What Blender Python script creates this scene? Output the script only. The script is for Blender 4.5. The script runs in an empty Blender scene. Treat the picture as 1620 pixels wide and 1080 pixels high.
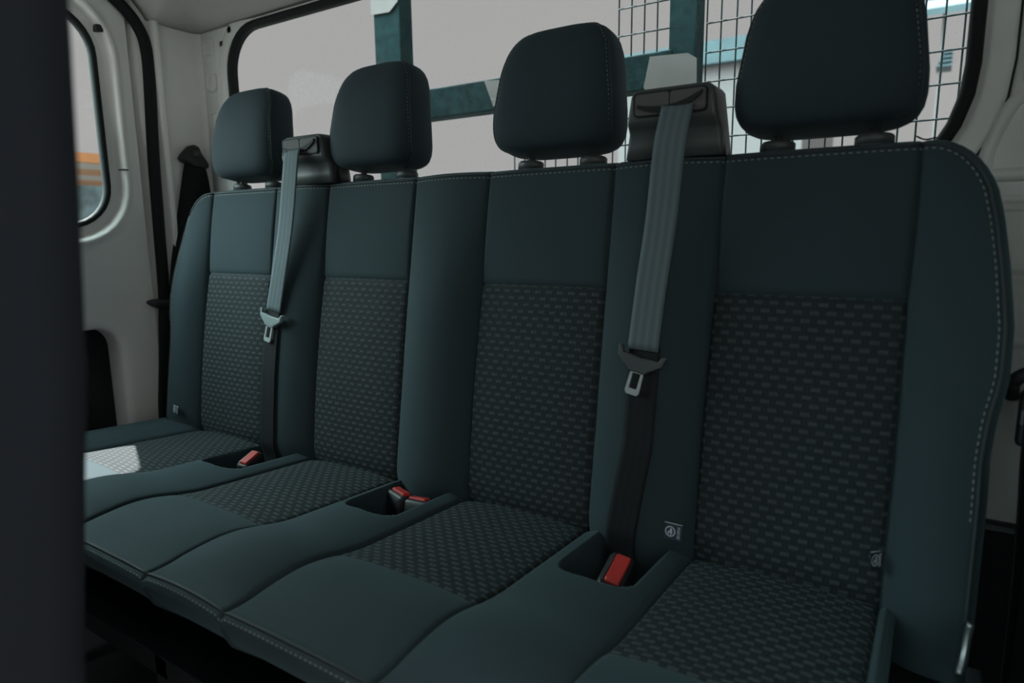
import bpy, math, random
from mathutils import Vector, Matrix
import numpy as np

random.seed(7)
S = bpy.context.scene
COL = S.collection
ZB = 0.45                      # height of the seat-back / cushion junction above the van floor

# ------------------------------------------------------------------ camera
YAW, PIT, ROL, FPX = 0.57543638, 0.1668446, -0.01267949, 1034.018
cy, sy = math.cos(YAW), math.sin(YAW)
fwd = Vector((-sy*math.cos(PIT), cy*math.cos(PIT), -math.sin(PIT)))
rgt = Vector((cy, sy, 0)); upv = rgt.cross(fwd)
r2 = rgt*math.cos(ROL) + upv*math.sin(ROL)
u2 = -rgt*math.sin(ROL) + upv*math.cos(ROL)
cd = bpy.data.cameras.new('camera'); cam = bpy.data.objects.new('camera', cd); COL.objects.link(cam)
cd.sensor_width = 36; cd.lens = 36*FPX/1620; cd.clip_start = .02
cd.dof.use_dof = True; cd.dof.focus_distance = 1.25; cd.dof.aperture_fstop = 3.2
M = Matrix(((r2.x, u2.x, -fwd.x, .7804135), (r2.y, u2.y, -fwd.y, -.9080948), (r2.z, u2.z, -fwd.z, .4846653+ZB), (0, 0, 0, 1)))
cam.matrix_world = M
S.camera = cam

# ------------------------------------------------------------------ sky, sun, exposure
S.view_settings.view_transform = 'Standard'; S.view_settings.look = 'None'
S.view_settings.exposure = 0; S.view_settings.gamma = 1
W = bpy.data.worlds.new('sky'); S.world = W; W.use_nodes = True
nt = W.node_tree; nt.nodes.clear()
wo = nt.nodes.new('ShaderNodeOutputWorld'); bg = nt.nodes.new('ShaderNodeBackground')
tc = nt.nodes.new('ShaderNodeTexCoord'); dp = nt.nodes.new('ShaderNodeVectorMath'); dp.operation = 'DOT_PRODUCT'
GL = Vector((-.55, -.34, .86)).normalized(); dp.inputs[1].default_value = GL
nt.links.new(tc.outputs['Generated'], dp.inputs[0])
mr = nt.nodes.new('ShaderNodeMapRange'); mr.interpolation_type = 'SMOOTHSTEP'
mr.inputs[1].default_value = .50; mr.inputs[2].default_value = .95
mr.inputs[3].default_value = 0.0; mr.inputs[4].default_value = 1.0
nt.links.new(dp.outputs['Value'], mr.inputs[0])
mx = nt.nodes.new('ShaderNodeMix'); mx.data_type = 'RGBA'
spn = nt.nodes.new('ShaderNodeSeparateXYZ'); nt.links.new(tc.outputs['Generated'], spn.inputs[0])
mr2 = nt.nodes.new('ShaderNodeMapRange'); mr2.interpolation_type = 'SMOOTHSTEP'
mr2.inputs[1].default_value = .20; mr2.inputs[2].default_value = -.35; mr2.inputs[3].default_value = 0; mr2.inputs[4].default_value = 1
nt.links.new(spn.outputs[1], mr2.inputs[0])
mx0 = nt.nodes.new('ShaderNodeMix'); mx0.data_type = 'RGBA'; nt.links.new(mr2.outputs[0], mx0.inputs[0])
mx0.inputs[6].default_value = (.52, .513, .51, 1)         # white overcast behind the van
mx0.inputs[7].default_value = (2.5, 2.5, 2.45, 1)        # brighter overcast ahead of it
nt.links.new(mx0.outputs[2], mx.inputs[6])
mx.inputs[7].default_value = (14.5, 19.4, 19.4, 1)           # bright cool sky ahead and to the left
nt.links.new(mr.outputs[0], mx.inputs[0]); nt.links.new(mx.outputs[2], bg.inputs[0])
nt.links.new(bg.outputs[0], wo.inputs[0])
sd = bpy.data.lights.new('sun', 'SUN'); sd.energy = 34; sd.angle = .009; sd.color = (1, .96, .92)
so = bpy.data.objects.new('sun', sd); COL.objects.link(so); so.location = (-4, 1.5, 6)
so.rotation_euler = Vector((.52, -.24, -1.0)).to_track_quat('-Z', 'Y').to_euler()

# ------------------------------------------------------------------ materials
def nmat(name):
    m = bpy.data.materials.new(name); m.use_nodes = True
    return m, m.node_tree, m.node_tree.nodes['Principled BSDF']
def plain(name, col, rough=.6, metal=0, bump=0, bscale=300, var=0, vscale=6, spec=.5, sheen=0):
    m, t, b = nmat(name)
    b.inputs['Base Color'].default_value = (*col, 1); b.inputs['Roughness'].default_value = rough
    b.inputs['Sheen Weight'].default_value = sheen; b.inputs['Sheen Roughness'].default_value = .45; b.inputs['Sheen Tint'].default_value = (.55, .85, .9, 1)
    b.inputs['Metallic'].default_value = metal; b.inputs['Specular IOR Level'].default_value = spec
    tcn = t.nodes.new('ShaderNodeTexCoord')
    if var:
        n = t.nodes.new('ShaderNodeTexNoise'); n.inputs['Scale'].default_value = vscale; n.inputs['Detail'].default_value = 5
        t.links.new(tcn.outputs['Object'], n.inputs['Vector'])
        r = t.nodes.new('ShaderNodeMapRange'); r.inputs[1].default_value = .3; r.inputs[2].default_value = .7
        r.inputs[3].default_value = 1-var; r.inputs[4].default_value = 1+var
        t.links.new(n.outputs['Fac'], r.inputs[0])
        mm = t.nodes.new('ShaderNodeVectorMath'); mm.operation = 'SCALE'; mm.inputs[0].default_value = col
        t.links.new(r.outputs[0], mm.inputs['Scale']); t.links.new(mm.outputs[0], b.inputs['Base Color'])
    if bump:
        n = t.nodes.new('ShaderNodeTexNoise'); n.inputs['Scale'].default_value = bscale; n.inputs['Detail'].default_value = 3
        t.links.new(tcn.outputs['Object'], n.inputs['Vector'])
        bp = t.nodes.new('ShaderNodeBump'); bp.inputs['Strength'].default_value = bump; bp.inputs['Distance'].default_value = .001
        t.links.new(n.outputs['Fac'], bp.inputs['Height']); t.links.new(bp.outputs[0], b.inputs['Normal'])
    return m

class X:                       # tiny expression builder for math nodes
    t = None
    def __init__(s, o): s.o = o
    @staticmethod
    def op(k, *a):
        n = X.t.nodes.new('ShaderNodeMath'); n.operation = k
        for i, v in enumerate(a):
            if isinstance(v, X): X.t.links.new(v.o, n.inputs[i])
            else: n.inputs[i].default_value = v
        return X(n.outputs[0])
    def __add__(s, v): return X.op('ADD', s, v)
    def __sub__(s, v): return X.op('SUBTRACT', s, v)
    def __mul__(s, v): return X.op('MULTIPLY', s, v)
    def __truediv__(s, v): return X.op('DIVIDE', s, v)
def xabs(a): return X.op('ABSOLUTE', a)
def band(d, w, e):             # 1 where |d|<w, soft edge e
    n = X.t.nodes.new('ShaderNodeMapRange'); n.interpolation_type = 'SMOOTHSTEP'
    X.t.links.new(xabs(d).o, n.inputs[0])
    n.inputs[1].default_value = w-e; n.inputs[2].default_value = w+e; n.inputs[3].default_value = 1; n.inputs[4].default_value = 0
    return X(n.outputs[0])

FAB = (.0225, .0365, .0425)
def woven():
    m, t, b = nmat('woven_basket_fabric'); X.t = t
    uv = t.nodes.new('ShaderNodeUVMap'); sp = t.nodes.new('ShaderNodeSeparateXYZ'); t.links.new(uv.outputs[0], sp.inputs[0])
    u, v = X(sp.outputs[0]), X(sp.outputs[1])
    vv = v/.0115; row = X.op('FLOOR', vv); fv = X.op('FRACT', vv) - .5
    uu = u/.0212 + X.op('MODULO', row, 2.0)*.5
    fu = X.op('FRACT', uu) - .5
    dash = band(fu, .26, .05)*band(fv, .20, .07)
    inner = band(fu, .20, .04)*band(fv, .12, .05)
    hatch = X.op('SINE', u*(6.283/.0019))*.5 + .5
    light = dash*(X.op('SUBTRACT', 1.0, inner*.45))*(hatch*.45 + .55)
    bar = band(xabs(fu)-.40, .035, .02)
    dark = bar*.35 + band(fv+.5, .08, .05)*.25 + band(fv-.5, .08, .05)*.25
    nz = t.nodes.new('ShaderNodeTexNoise'); nz.inputs['Scale'].default_value = 25
    fac = X.op('MULTIPLY', light, X(nz.outputs['Fac'])*.6 + .65)
    mixa = t.nodes.new('ShaderNodeMix'); mixa.data_type = 'RGBA'
    mixa.inputs[6].default_value = (.0172, .0238, .027, 1); mixa.inputs[7].default_value = (.005, .007, .009, 1)
    t.links.new(dark.o, mixa.inputs[0])
    mixb = t.nodes.new('ShaderNodeMix'); mixb.data_type = 'RGBA'; mixb.inputs[7].default_value = (.062, .074, .076, 1)
    t.links.new(mixa.outputs[2], mixb.inputs[6]); t.links.new(fac.o, mixb.inputs[0]); t.links.new(mixb.outputs[2], b.inputs['Base Color'])
    b.inputs['Roughness'].default_value = .8
    b.inputs['Specular IOR Level'].default_value = .2
    b.inputs['Sheen Roughness'].default_value = .4; b.inputs['Sheen Tint'].default_value = (.6, .85, .9, 1)
    t.links.new((dash*.13 + .01).o, b.inputs['Sheen Weight'])
    bp = t.nodes.new('ShaderNodeBump'); bp.inputs['Strength'].default_value = .7; bp.inputs['Distance'].default_value = .0016
    t.links.new((dash - dark*.7).o, bp.inputs['Height']); t.links.new(bp.outputs[0], b.inputs['Normal'])
    return m

def webbing(name, col):
    m, t, b = nmat(name); X.t = t
    uv = t.nodes.new('ShaderNodeUVMap'); sp = t.nodes.new('ShaderNodeSeparateXYZ'); t.links.new(uv.outputs[0], sp.inputs[0])
    u, v = X(sp.outputs[0]), X(sp.outputs[1])
    rib = X.op('SINE', v*(6.283/.003) + xabs(X.op('SINE', u*(6.283/.02)))*3.0)*.5 + .5
    lane = X.op('SINE', u*(6.283/.0125))*.5 + .5
    f = rib*.25 + lane*.2 + .7
    mm = t.nodes.new('ShaderNodeVectorMath'); mm.operation = 'SCALE'; mm.inputs[0].default_value = col
    t.links.new(f.o, mm.inputs['Scale']); t.links.new(mm.outputs[0], b.inputs['Base Color'])
    b.inputs['Roughness'].default_value = .7; b.inputs['Specular IOR Level'].default_value = .2
    bp = t.nodes.new('ShaderNodeBump'); bp.inputs['Strength'].default_value = .35; bp.inputs['Distance'].default_value = .0006
    t.links.new((rib*.6 + lane).o, bp.inputs['Height']); t.links.new(bp.outputs[0], b.inputs['Normal'])
    return m

def glass(name, tint, dust):
    m = bpy.data.materials.new(name); m.use_nodes = True; t = m.node_tree; t.nodes.clear(); X.t = t
    o = t.nodes.new('ShaderNodeOutputMaterial'); tr = t.nodes.new('ShaderNodeBsdfTransparent'); tr.inputs[0].default_value = (*tint, 1)
    gl = t.nodes.new('ShaderNodeBsdfGlossy'); gl.inputs['Roughness'].default_value = .03
    df = t.nodes.new('ShaderNodeBsdfTranslucent'); df.inputs[0].default_value = (.75, .8, .78, 1)
    tcn = t.nodes.new('ShaderNodeTexCoord')
    n1 = t.nodes.new('ShaderNodeTexNoise'); n1.inputs['Scale'].default_value = 9; n1.inputs['Detail'].default_value = 6
    n2 = t.nodes.new('ShaderNodeTexNoise'); n2.inputs['Scale'].default_value = 330; n2.inputs['Detail'].default_value = 2
    for n in (n1, n2): t.links.new(tcn.outputs['Object'], n.inputs['Vector'])
    r1 = t.nodes.new('ShaderNodeMapRange'); r1.inputs[1].default_value = .35; r1.inputs[2].default_value = .75; t.links.new(n1.outputs['Fac'], r1.inputs[0])
    r2_ = t.nodes.new('ShaderNodeMapRange'); r2_.inputs[1].default_value = .60; r2_.inputs[2].default_value = .72; t.links.new(n2.outputs['Fac'], r2_.inputs[0])
    fac = (X(r1.outputs[0])*.08 + X(r2_.outputs[0])*(X(r1.outputs[0])*.6+.6) + .03)*dust
    ms = t.nodes.new('ShaderNodeMixShader'); t.links.new(fac.o, ms.inputs[0]); t.links.new(tr.outputs[0], ms.inputs[1]); t.links.new(df.outputs[0], ms.inputs[2])
    ms2 = t.nodes.new('ShaderNodeMixShader'); ms2.inputs[0].default_value = .003
    t.links.new(ms.outputs[0], ms2.inputs[1]); t.links.new(gl.outputs[0], ms2.inputs[2]); t.links.new(ms2.outputs[0], o.inputs[0])
    return m

MT = dict(
    fabric=plain('dark_seat_fabric', FAB, .85, bump=.35, bscale=900, spec=.2, sheen=.09),
    head=plain('headrest_fabric', (.021, .0325, .0395), .8, bump=.3, bscale=900, spec=.2, sheen=.04),
    woven=woven(),
    stitch=plain('grey_thread', (.13, .135, .13), .7),
    piping=plain('seam_piping', (.018, .024, .027), .7),
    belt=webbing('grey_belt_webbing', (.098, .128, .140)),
    black_shade_belt=webbing('black_and_shaded_webbing', (.008, .010, .0115)),  # also paints the shade on the centre belts' lower straps
    black=plain('black_plastic', (.012, .014, .016), .5, bump=.15, bscale=700),
    grey=plain('dark_grey_plastic', (.042, .050, .049), .5, bump=.12, bscale=700),
    grey2=plain('mid_grey_plastic', (.085, .082, .079), .65, bump=.1, bscale=700, spec=.2),
    tonguelight=plain('pale_plastic', (.17, .215, .22), .5),
    steel=plain('bright_steel', (.40, .43, .435), .35, metal=.3),
    darksteel=plain('grey_steel', (.2, .21, .22), .35, metal=.9),
    red=plain('red_plastic', (.42, .035, .03), .4),
    paint=plain('grey_white_body_paint', (.80, .79, .765), .22, var=.05, vscale=4),
    rearpaint=plain('grey_green_body_paint', (.60, .615, .59), .4, var=.09, vscale=7),
    headliner=plain('headliner_felt', (.42, .41, .385), .95, bump=.2, bscale=600),
    rubber=plain('black_rubber', (.010, .014, .014), .7, spec=.25),
    floor=plain('dark_rubber_floor', (.010, .011, .013), .8, bump=.2, bscale=200),
    frontfab=plain('blue_black_fabric', (.006, .0085, .0145), .9, bump=.2, bscale=800),
    tagc=plain('navy_tag', (.012, .018, .035), .7),
    tagw=plain('tag_print', (.42, .46, .48), .7),
    teal=plain('dusty_teal_paint', (.006, .020, .022), .9, var=.4, vscale=40, spec=.08),
    wire=plain('dull_wire', (.006, .016, .018), .8, spec=.15),
    tape=plain('pale_tape', (.11, .10, .096), .7, var=.1, vscale=14),
    bluewall=plain('blue_grey_cladding', (.045, .085, .098), .7, var=.15, vscale=3),
    palewall=plain('white_cladding', (.14, .135, .135), .7),
    orange=plain('orange_canvas', (.30, .10, .03), .8, var=.1, vscale=3),
    stall=plain('pale_blue_panel', (.16, .25, .29), .6, var=.7, vscale=5),
    ground=plain('yard_concrete', (.032, .032, .031), .9, var=.2, vscale=1.5),
    scuff=plain('black_scuff', (.015, .014, .013), .8),
)
def striped():
    m, t, b = nmat('striped_canvas'); X.t = t
    tcn = t.nodes.new('ShaderNodeTexCoord'); sp = t.nodes.new('ShaderNodeSeparateXYZ'); t.links.new(tcn.outputs['Object'], sp.inputs[0])
    f = band(X.op('FRACT', X(sp.outputs[0])*2.2) - .5, .27, .02)
    mx_ = t.nodes.new('ShaderNodeMix'); mx_.data_type = 'RGBA'; t.links.new(f.o, mx_.inputs[0])
    mx_.inputs[6].default_value = (.40, .36, .32, 1); mx_.inputs[7].default_value = (.42, .17, .055, 1); t.links.new(mx_.outputs[2], b.inputs['Base Color']); b.inputs['Roughness'].default_value = .8
    return m
MT['orange'] = striped()
MT['rearglass'] = glass('dusty_rear_glass', (.855, .86, .858), .12)
MT['doorglass'] = glass('door_glass', (.85, .853, .85), .02)

# ------------------------------------------------------------------ object helpers
ROOT = {}
def empty(name, loc, label, cat, group=None):
    o = bpy.data.objects.new(name, None); COL.objects.link(o)
    o.location = (loc[0], loc[1], loc[2]+ZB); o.empty_display_size = .05
    ROOT[o] = Vector(loc); o['label'] = label; o['category'] = cat
    if group: o['group'] = group
    return o
def obj(name, verts, faces, mat, parent=None, label=None, cat=None, kind=None, group=None, smooth=True, uv=None, loc=None, flip=False):
    off = ROOT[parent] if parent else Vector(loc or (0, 0, 0))
    me = bpy.data.meshes.new(name)
    me.from_pydata([tuple(Vector(v)-off) for v in verts], [], [tuple(reversed(f)) for f in faces] if flip else faces)
    if uv is not None:
        L = me.uv_layers.new(name='UVMap')
        for lp in me.loops: L.data[lp.index].uv = uv[lp.vertex_index]
    me.materials.append(MT[mat])
    for p in me.polygons: p.use_smooth = smooth
    me.validate(); me.update()
    o = bpy.data.objects.new(name, me); COL.objects.link(o)
    if parent: o.parent = parent; ROOT[o] = off
    else: o.location = (off.x, off.y, off.z+ZB); ROOT[o] = off
    if label: o['label'] = label
    if cat: o['category'] = cat
    if kind: o['kind'] = kind
    if group: o['group'] = group
    return o
def mod_bevel(o, w=.003, seg=2, ang=40):
    m = o.modifiers.new('bevel', 'BEVEL'); m.width = w; m.segments = seg; m.limit_method = 'ANGLE'; m.angle_limit = math.radians(ang)
    return o
def grid(nu, nv, f):
    v = [f(i, j) for j in range(nv) for i in range(nu)]
    fc = [(j*nu+i, j*nu+i+1, (j+1)*nu+i+1, (j+1)*nu+i) for j in range(nv-1) for i in range(nu-1)]
    return v, fc
def loft(rings, caps=True, closed=True):
    n = len(rings[0]); v = [p for r in rings for p in r]; f = []
    for k in range(len(rings)-1):
        for i in range(n if closed else n-1):
            j = (i+1) % n; f.append((k*n+i, k*n+j, (k+1)*n+j, (k+1)*n+i))
    if caps: f.append(tuple(reversed(range(n)))); f.append(tuple((len(rings)-1)*n+i for i in range(n)))
    return v, f
def merge(*ms):
    V, F = [], []
    for v, f in ms:
        b = len(V); V += list(v); F += [tuple(i+b for i in q) for q in f]
    return V, F
def boxm(x0, x1, y0, y1, z0, z1):
    v = [(x, y, z) for z in (z0, z1) for y in (y0, y1) for x in (x0, x1)]
    return v, [(0, 2, 3, 1), (4, 5, 7, 6), (0, 1, 5, 4), (2, 6, 7, 3), (0, 4, 6, 2), (1, 3, 7, 5)]
def tube(path, rad, n=8, flat=1.0, up=None):
    P = [Vector(p) for p in path]; rings = []
    for i, p in enumerate(P):
        t = (P[min(i+1, len(P)-1)]-P[max(i-1, 0)]).normalized()
        a = Vector(up) if up else (Vector((0, 0, 1)) if abs(t.z) < .9 else Vector((1, 0, 0)))
        s = t.cross(a).normalized(); b = s.cross(t).normalized()
        r = rad[i] if isinstance(rad, (list, tuple)) else rad
        rings.append([p + s*(r*math.cos(2*math.pi*k/n)) + b*(r*flat*math.sin(2*math.pi*k/n)) for k in range(n)])
    return loft(rings)
def smoothpath(P, n):
    P = [Vector(p) for p in P]; out = []
    Q = [P[0]*2-P[1]] + P + [P[-1]*2-P[-2]]
    for i in range(1, len(Q)-2):
        for k in range(n):
            t = k/n; a, b, c, d = Q[i-1], Q[i], Q[i+1], Q[i+2]
            out.append(.5*((2*b)+(c-a)*t+(2*a-5*b+4*c-d)*t*t+(3*b-a-3*c+d)*t**3))
    out.append(P[-1]); return out
def dashes(path, normals, length=.005, gap=.0035, w=.0011, h=.0012):   # thread stitches lying on a surface
    V, F = [], []; acc = 0; i = 0
    P = [Vector(p) for p in path]; L = [0]
    for a, b in zip(P, P[1:]): L.append(L[-1]+(b-a).length)
    def at(s):
        k = max(0, min(len(P)-2, int(np.searchsorted(L, s))-1)); t = (s-L[k])/max(1e-9, L[k+1]-L[k])
        return P[k].lerp(P[k+1], t), Vector(normals[k])
    s = 0
    while s+length < L[-1]:
        a, na = at(s); b, nb = at(s+length); t = (b-a).normalized(); sd_ = t.cross(na).normalized()
        base = len(V); m = (a+b)/2
        for (c, ww, hh) in ((a, .5, -.0004), (m, 1, h), (b, .5, -.0004)):
            V += [c+sd_*w*ww+na*(hh*.4), c+na*hh, c-sd_*w*ww+na*(hh*.4)]
        for r in (0, 3):
            F += [(base+r, base+r+1, base+r+4, base+r+3), (base+r+1, base+r+2, base+r+5, base+r+4)]
        s += length+gap
    return V, F
def ribbon(centres, wdir, width, thick=.0016):
    """flat strap through the centres; wdir = width direction(s)"""
    C = [Vector(c) for c in centres]; rings = []; uv = []; s = 0; prof = 9
    for i, c in enumerate(C):
        t = (C[min(i+1, len(C)-1)]-C[max(i-1, 0)]).normalized()
        w = Vector(wdir[i] if isinstance(wdir[0], (list, tuple, Vector)) else wdir); w = (w-t*w.dot(t)).normalized()
        n = t.cross(w).normalized(); wd = width[i] if isinstance(width, (list, tuple)) else width
        if i: s += (c-C[i-1]).length
        top = [c+w*(wd*(k/(prof-1)-.5))+n*thick/2 for k in range(prof)]
        bot = [c+w*(wd*(k/(prof-1)-.5))-n*thick/2 for k in reversed(range(prof))]
        rings.append(top+bot); uv += [((k/(prof-1))*.048, s) for k in range(prof)] + [((k/(prof-1))*.048, s) for k in reversed(range(prof))]
    v, f = loft(rings); return v, f, uv
def rrect(a0, a1, b0, b1, rad, n=8, m=6):
    """rounded rectangle loop in (a,b); rad = (low-left, low-right, up-right, up-left)"""
    if not isinstance(rad, (list, tuple)): rad = (rad,)*4
    C = [(a0+rad[0], b0+rad[0], 180, rad[0]), (a1-rad[1], b0+rad[1], 270, rad[1]), (a1-rad[2], b1-rad[2], 0, rad[2]), (a0+rad[3], b1-rad[3], 90, rad[3])]
    pts = []
    for q in range(4):
        x, y, s, r = C[q]
        for k in range(n+1):
            t = math.radians(s+90*k/n); pts.append((x+r*math.cos(t), y+r*math.sin(t)))
        x2, y2, s2, rr = C[(q+1) % 4]; t = math.radians(s2); e = (x2+rr*math.cos(t), y2+rr*math.sin(t)); a = pts[-1]
        for k in range(1, m): pts.append((a[0]+(e[0]-a[0])*k/m, a[1]+(e[1]-a[1])*k/m))
    return pts
def off_rr(R, d): return rrect(R[0]-d, R[1]+d, R[2]-d, R[3]+d, tuple(max(.004, r+d) for r in R[4]))
def text_mesh(body, size):
    c = bpy.data.curves.new('lettering', 'FONT'); c.body = body; c.size = size; c.align_x = 'CENTER'; c.align_y = 'CENTER'; c.extrude = .0002; c.resolution_u = 3
    o = bpy.data.objects.new('lettering', c); COL.objects.link(o)
    dg = bpy.context.evaluated_depsgraph_get(); me = bpy.data.meshes.new_from_object(o.evaluated_get(dg))
    v = [tuple(p.co) for p in me.vertices]; f = [tuple(p.vertices) for p in me.polygons]
    bpy.data.objects.remove(o); bpy.data.curves.remove(c); bpy.data.meshes.remove(me)
    return v, f

# ------------------------------------------------------------------ seat surface functions
PITCH, PW = .42, .24572
SEAM = []
for k in range(4):
    c = (k-1.5)*PITCH; SEAM += [c-PW/2, c+PW/2]
REC, STOP, SMID = .1563418, .588254, .39619613
TIL, DW, DF = .07015, .30878951, .48583168
bt = Vector((0, math.sin(REC), math.cos(REC))); bn = Vector((0, -math.cos(REC), math.sin(REC)))
cf = Vector((0, -math.cos(TIL), math.sin(TIL))); cn = Vector((0, math.sin(TIL), math.cos(TIL)))
def BP(x, s, h): return Vector((x, 0, 0)) + bt*s + bn*h
def CP(x, d, h): return Vector((x, 0, 0)) + cf*d + cn*h
def sst(a, b, x):
    t = max(0, min(1, (x-a)/(b-a))); return t*t*(3-2*t)
def crease(x):
    return min(abs(x-s) for s in SEAM)
def zone(x):
    """('p'|'g'|'l'|'r', q)"""
    if x < SEAM[0]: return 'l', (SEAM[0]-x)/.09
    if x > SEAM[7]: return 'r', (x-SEAM[7])/.09
    for k in range(7):
        if SEAM[k] <= x <= SEAM[k+1]:
            return ('p' if k % 2 == 0 else 'g'), (x-SEAM[k])/(SEAM[k+1]-SEAM[k])
def hb(x, s):
    z, q = zone(x); cr = crease(x)
    low = 1-sst(.30, .60, s)
    bot = 1-sst(.02, -.05, s) if s < .02 else 1
    if z == 'p':
        h = .007*(1-abs(2*q-1)**4)*(.4+.6*low) + .006*math.sin(math.pi*max(0, min(1, s/.40)))
        h += -.004*math.exp(-((s-SMID)/.004)**2)
        if s > SMID: h += .003*math.sin(math.pi*min(1, (s-SMID)/(STOP-SMID)))
    elif z == 'g':
        h = (.013+.026*low)*math.sin(math.pi*q)**.75
    else:
        h = (.014+.024*low)*math.sin(math.pi/2*min(1, q*1.35))**.8
    h -= .0045*math.exp(-(cr/.003)**2)
    h -= .03*(1-sst(-.06, .03, s))
    h -= .010*sst(STOP-.03, STOP, s)*sst(0, .02, cr)*(0 if z != 'g' else .2)
    return h
PKT = (0.0, .054, -.06, .185, .04)
def pocket(x, d):
    best = 0
    for k in range(3):
        cx = (k-1)*PITCH + .002
        ax = abs(x-cx); ad = abs(d-(PKT[2]+PKT[3])/2); r = PKT[4]
        qx = max(0, ax-(PKT[1]-r)); qd = max(0, ad-((PKT[3]-PKT[2])/2-r))
        sdv = math.hypot(qx, qd)-r if (qx > 0 or qd > 0) else -.02
        best = max(best, 1-sst(-.007, .002, sdv))
    return best
def hc(x, d):
    z, q = zone(x); cr = crease(x)
    if z == 'p': h = .008*(1-abs(2*q-1)**3)
    elif z == 'g': h = .020*math.sin(math.pi*q)**.8
    else: h = .020*math.sin(math.pi/2*min(1, q*1.35))**.8
    fr = math.sin(math.pi*sst(DW-.06, DF+.012, d)) if d > DW-.06 else 0
    h += .014*fr
    h *= 1-.75*sst(DF-.05, DF, d)
    h -= .005*math.exp(-(cr/.003)**2)
    if z == 'p' : h -= .002*math.exp(-((d-DW)/.003)**2)
    h -= .02*(1-sst(-.06, .02, d))
    if z == 'g': h -= .10*pocket(x, d)
    return h

def cols(fine_gap):
    xs = []
    for k in range(7):
        a, b = SEAM[k], SEAM[k+1]; w = b-a
        base = [0, .0012, .0028, .005, .009] if True else [0]
        n = 14 if k % 2 == 0 else fine_gap
        inner = list(np.linspace(.015, w-.015, n))
        loc = base + inner + [w-q for q in reversed(base[1:])]
        xs += [a+q for q in loc]
    return xs + [SEAM[7]]
ENDQ = [0, .01, .025, .05, .1, .2, .3, .4, .5, .6, .7, .8, .88, .94, 1.0]
XR = [(-.2, .835), (.158, .837), (.212, .836), (.259, .839), (.306, .847), (.367, .847), (.442, .838), (.503, .828), (.6, .82)]
def xr(s): return float(np.interp(s, [a for a, b in XR], [b for a, b in XR]))

# ------------------------------------------------------------------ bench seat
bench = empty('bench_seat', (0, .0, -.45), 'four-place dark fabric bench seat with woven centre panels below the wide rear window', 'bench seat')
def rowsB():
    r = list(np.linspace(-.07, .0, 6)) + list(np.linspace(.015, SMID-.012, 26)) + [SMID-.006, SMID-.003, SMID-.0012, SMID, SMID+.0012, SMID+.003, SMID+.006, SMID+.014]
    r += list(np.linspace(SMID+.03, STOP-.02, 12)) + [STOP-.01, STOP]
    return r
RB = rowsB(); CB = cols(14)
def back_col_x():
    L = [('L', q) for q in reversed(ENDQ[1:])] + [('M', x) for x in CB] + [('R', q) for q in ENDQ[1:]]
    return L
CL = back_col_x()
def bxs(col, s):
    k, a = col
    if k == 'M': return a, s
    stop = .495 + (STOP-.495)*math.sqrt(max(0, 1-a**2.3)); s0 = .40
    s2 = s if s < s0 else s0+(s-s0)*(stop-s0)/(STOP-s0)
    x = SEAM[7] + a*(xr(s2)-SEAM[7])
    return (x if k == 'R' else -x), s2
nC, nR = len(CL), len(RB)
XS = [[bxs(c, s) for c in CL] for s in RB]
PB = [[BP(x, s, hb(x, s)) for (x, s) in row] for row in XS]
iSM = min(range(nR), key=lambda j: abs(RB[j]-SMID))
def colidx(x): return min(range(nC), key=lambda i: abs((CL[i][1] if CL[i][0] == 'M' else 99)-x))
PANELS = [(colidx(SEAM[2*k]), colidx(SEAM[2*k+1])) for k in range(4)]
V = [p for r in PB for p in r]; F = []
for j in range(nR-1):
    for i in range(nC-1):
        if j < iSM and any(a <= i < b for a, b in PANELS): continue
        F.append((j*nC+i, j*nC+i+1, (j+1)*nC+i+1, (j+1)*nC+i))
loop = [(j, 0) for j in range(nR)] + [(nR-1, i) for i in range(1, nC)] + [(j, nC-1) for j in reversed(range(nR-1))]
lp2 = [Vector((XS[j][i][0], XS[j][i][1])) for j, i in loop]; nn = []
for k in range(len(loop)):
    t = lp2[min(k+2, len(lp2)-1)]-lp2[max(k-2, 0)]; n = Vector((-t.y, t.x)).normalized(); nn.append(n)
ROUT, RBK = .017, .034
prev = [j*nC+i for j, i in loop]
def ringpts(out, back):
    return [BP(lp2[k].x+nn[k].x*out, lp2[k].y+nn[k].y*out, (hb(*lp2[k])-back) if back < .08 else -back) for k in range(len(loop))]
for ph in (18, 36, 54, 72, 90, None, 'b'):
    if ph is None: R = ringpts(ROUT+.001, .07)
    elif ph == 'b': R = ringpts(.004, .115)
    else:
        a = math.radians(ph); R = ringpts(ROUT*math.sin(a), RBK*(1-math.cos(a)))
    b = len(V); V += R
    for k in range(len(loop)-1): F.append((prev[k], prev[k+1], b+k+1, b+k))
    prev = [b+k for k in range(len(loop))]
F.append(tuple(prev))
backrest = obj('backrest', V, F, 'fabric', bench, flip=False)
for k, (a, b) in enumerate(PANELS):
    v = [PB[j][i] for j in range(iSM+1) for i in range(a, b+1)]; uv = [XS[j][i] for j in range(iSM+1) for i in range(a, b+1)]
    _, f = grid(b-a+1, iSM+1, lambda i, j: None)
    obj('woven_panel', v, f, 'woven', backrest, label='woven basket-pattern back panel', uv=uv)
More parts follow.
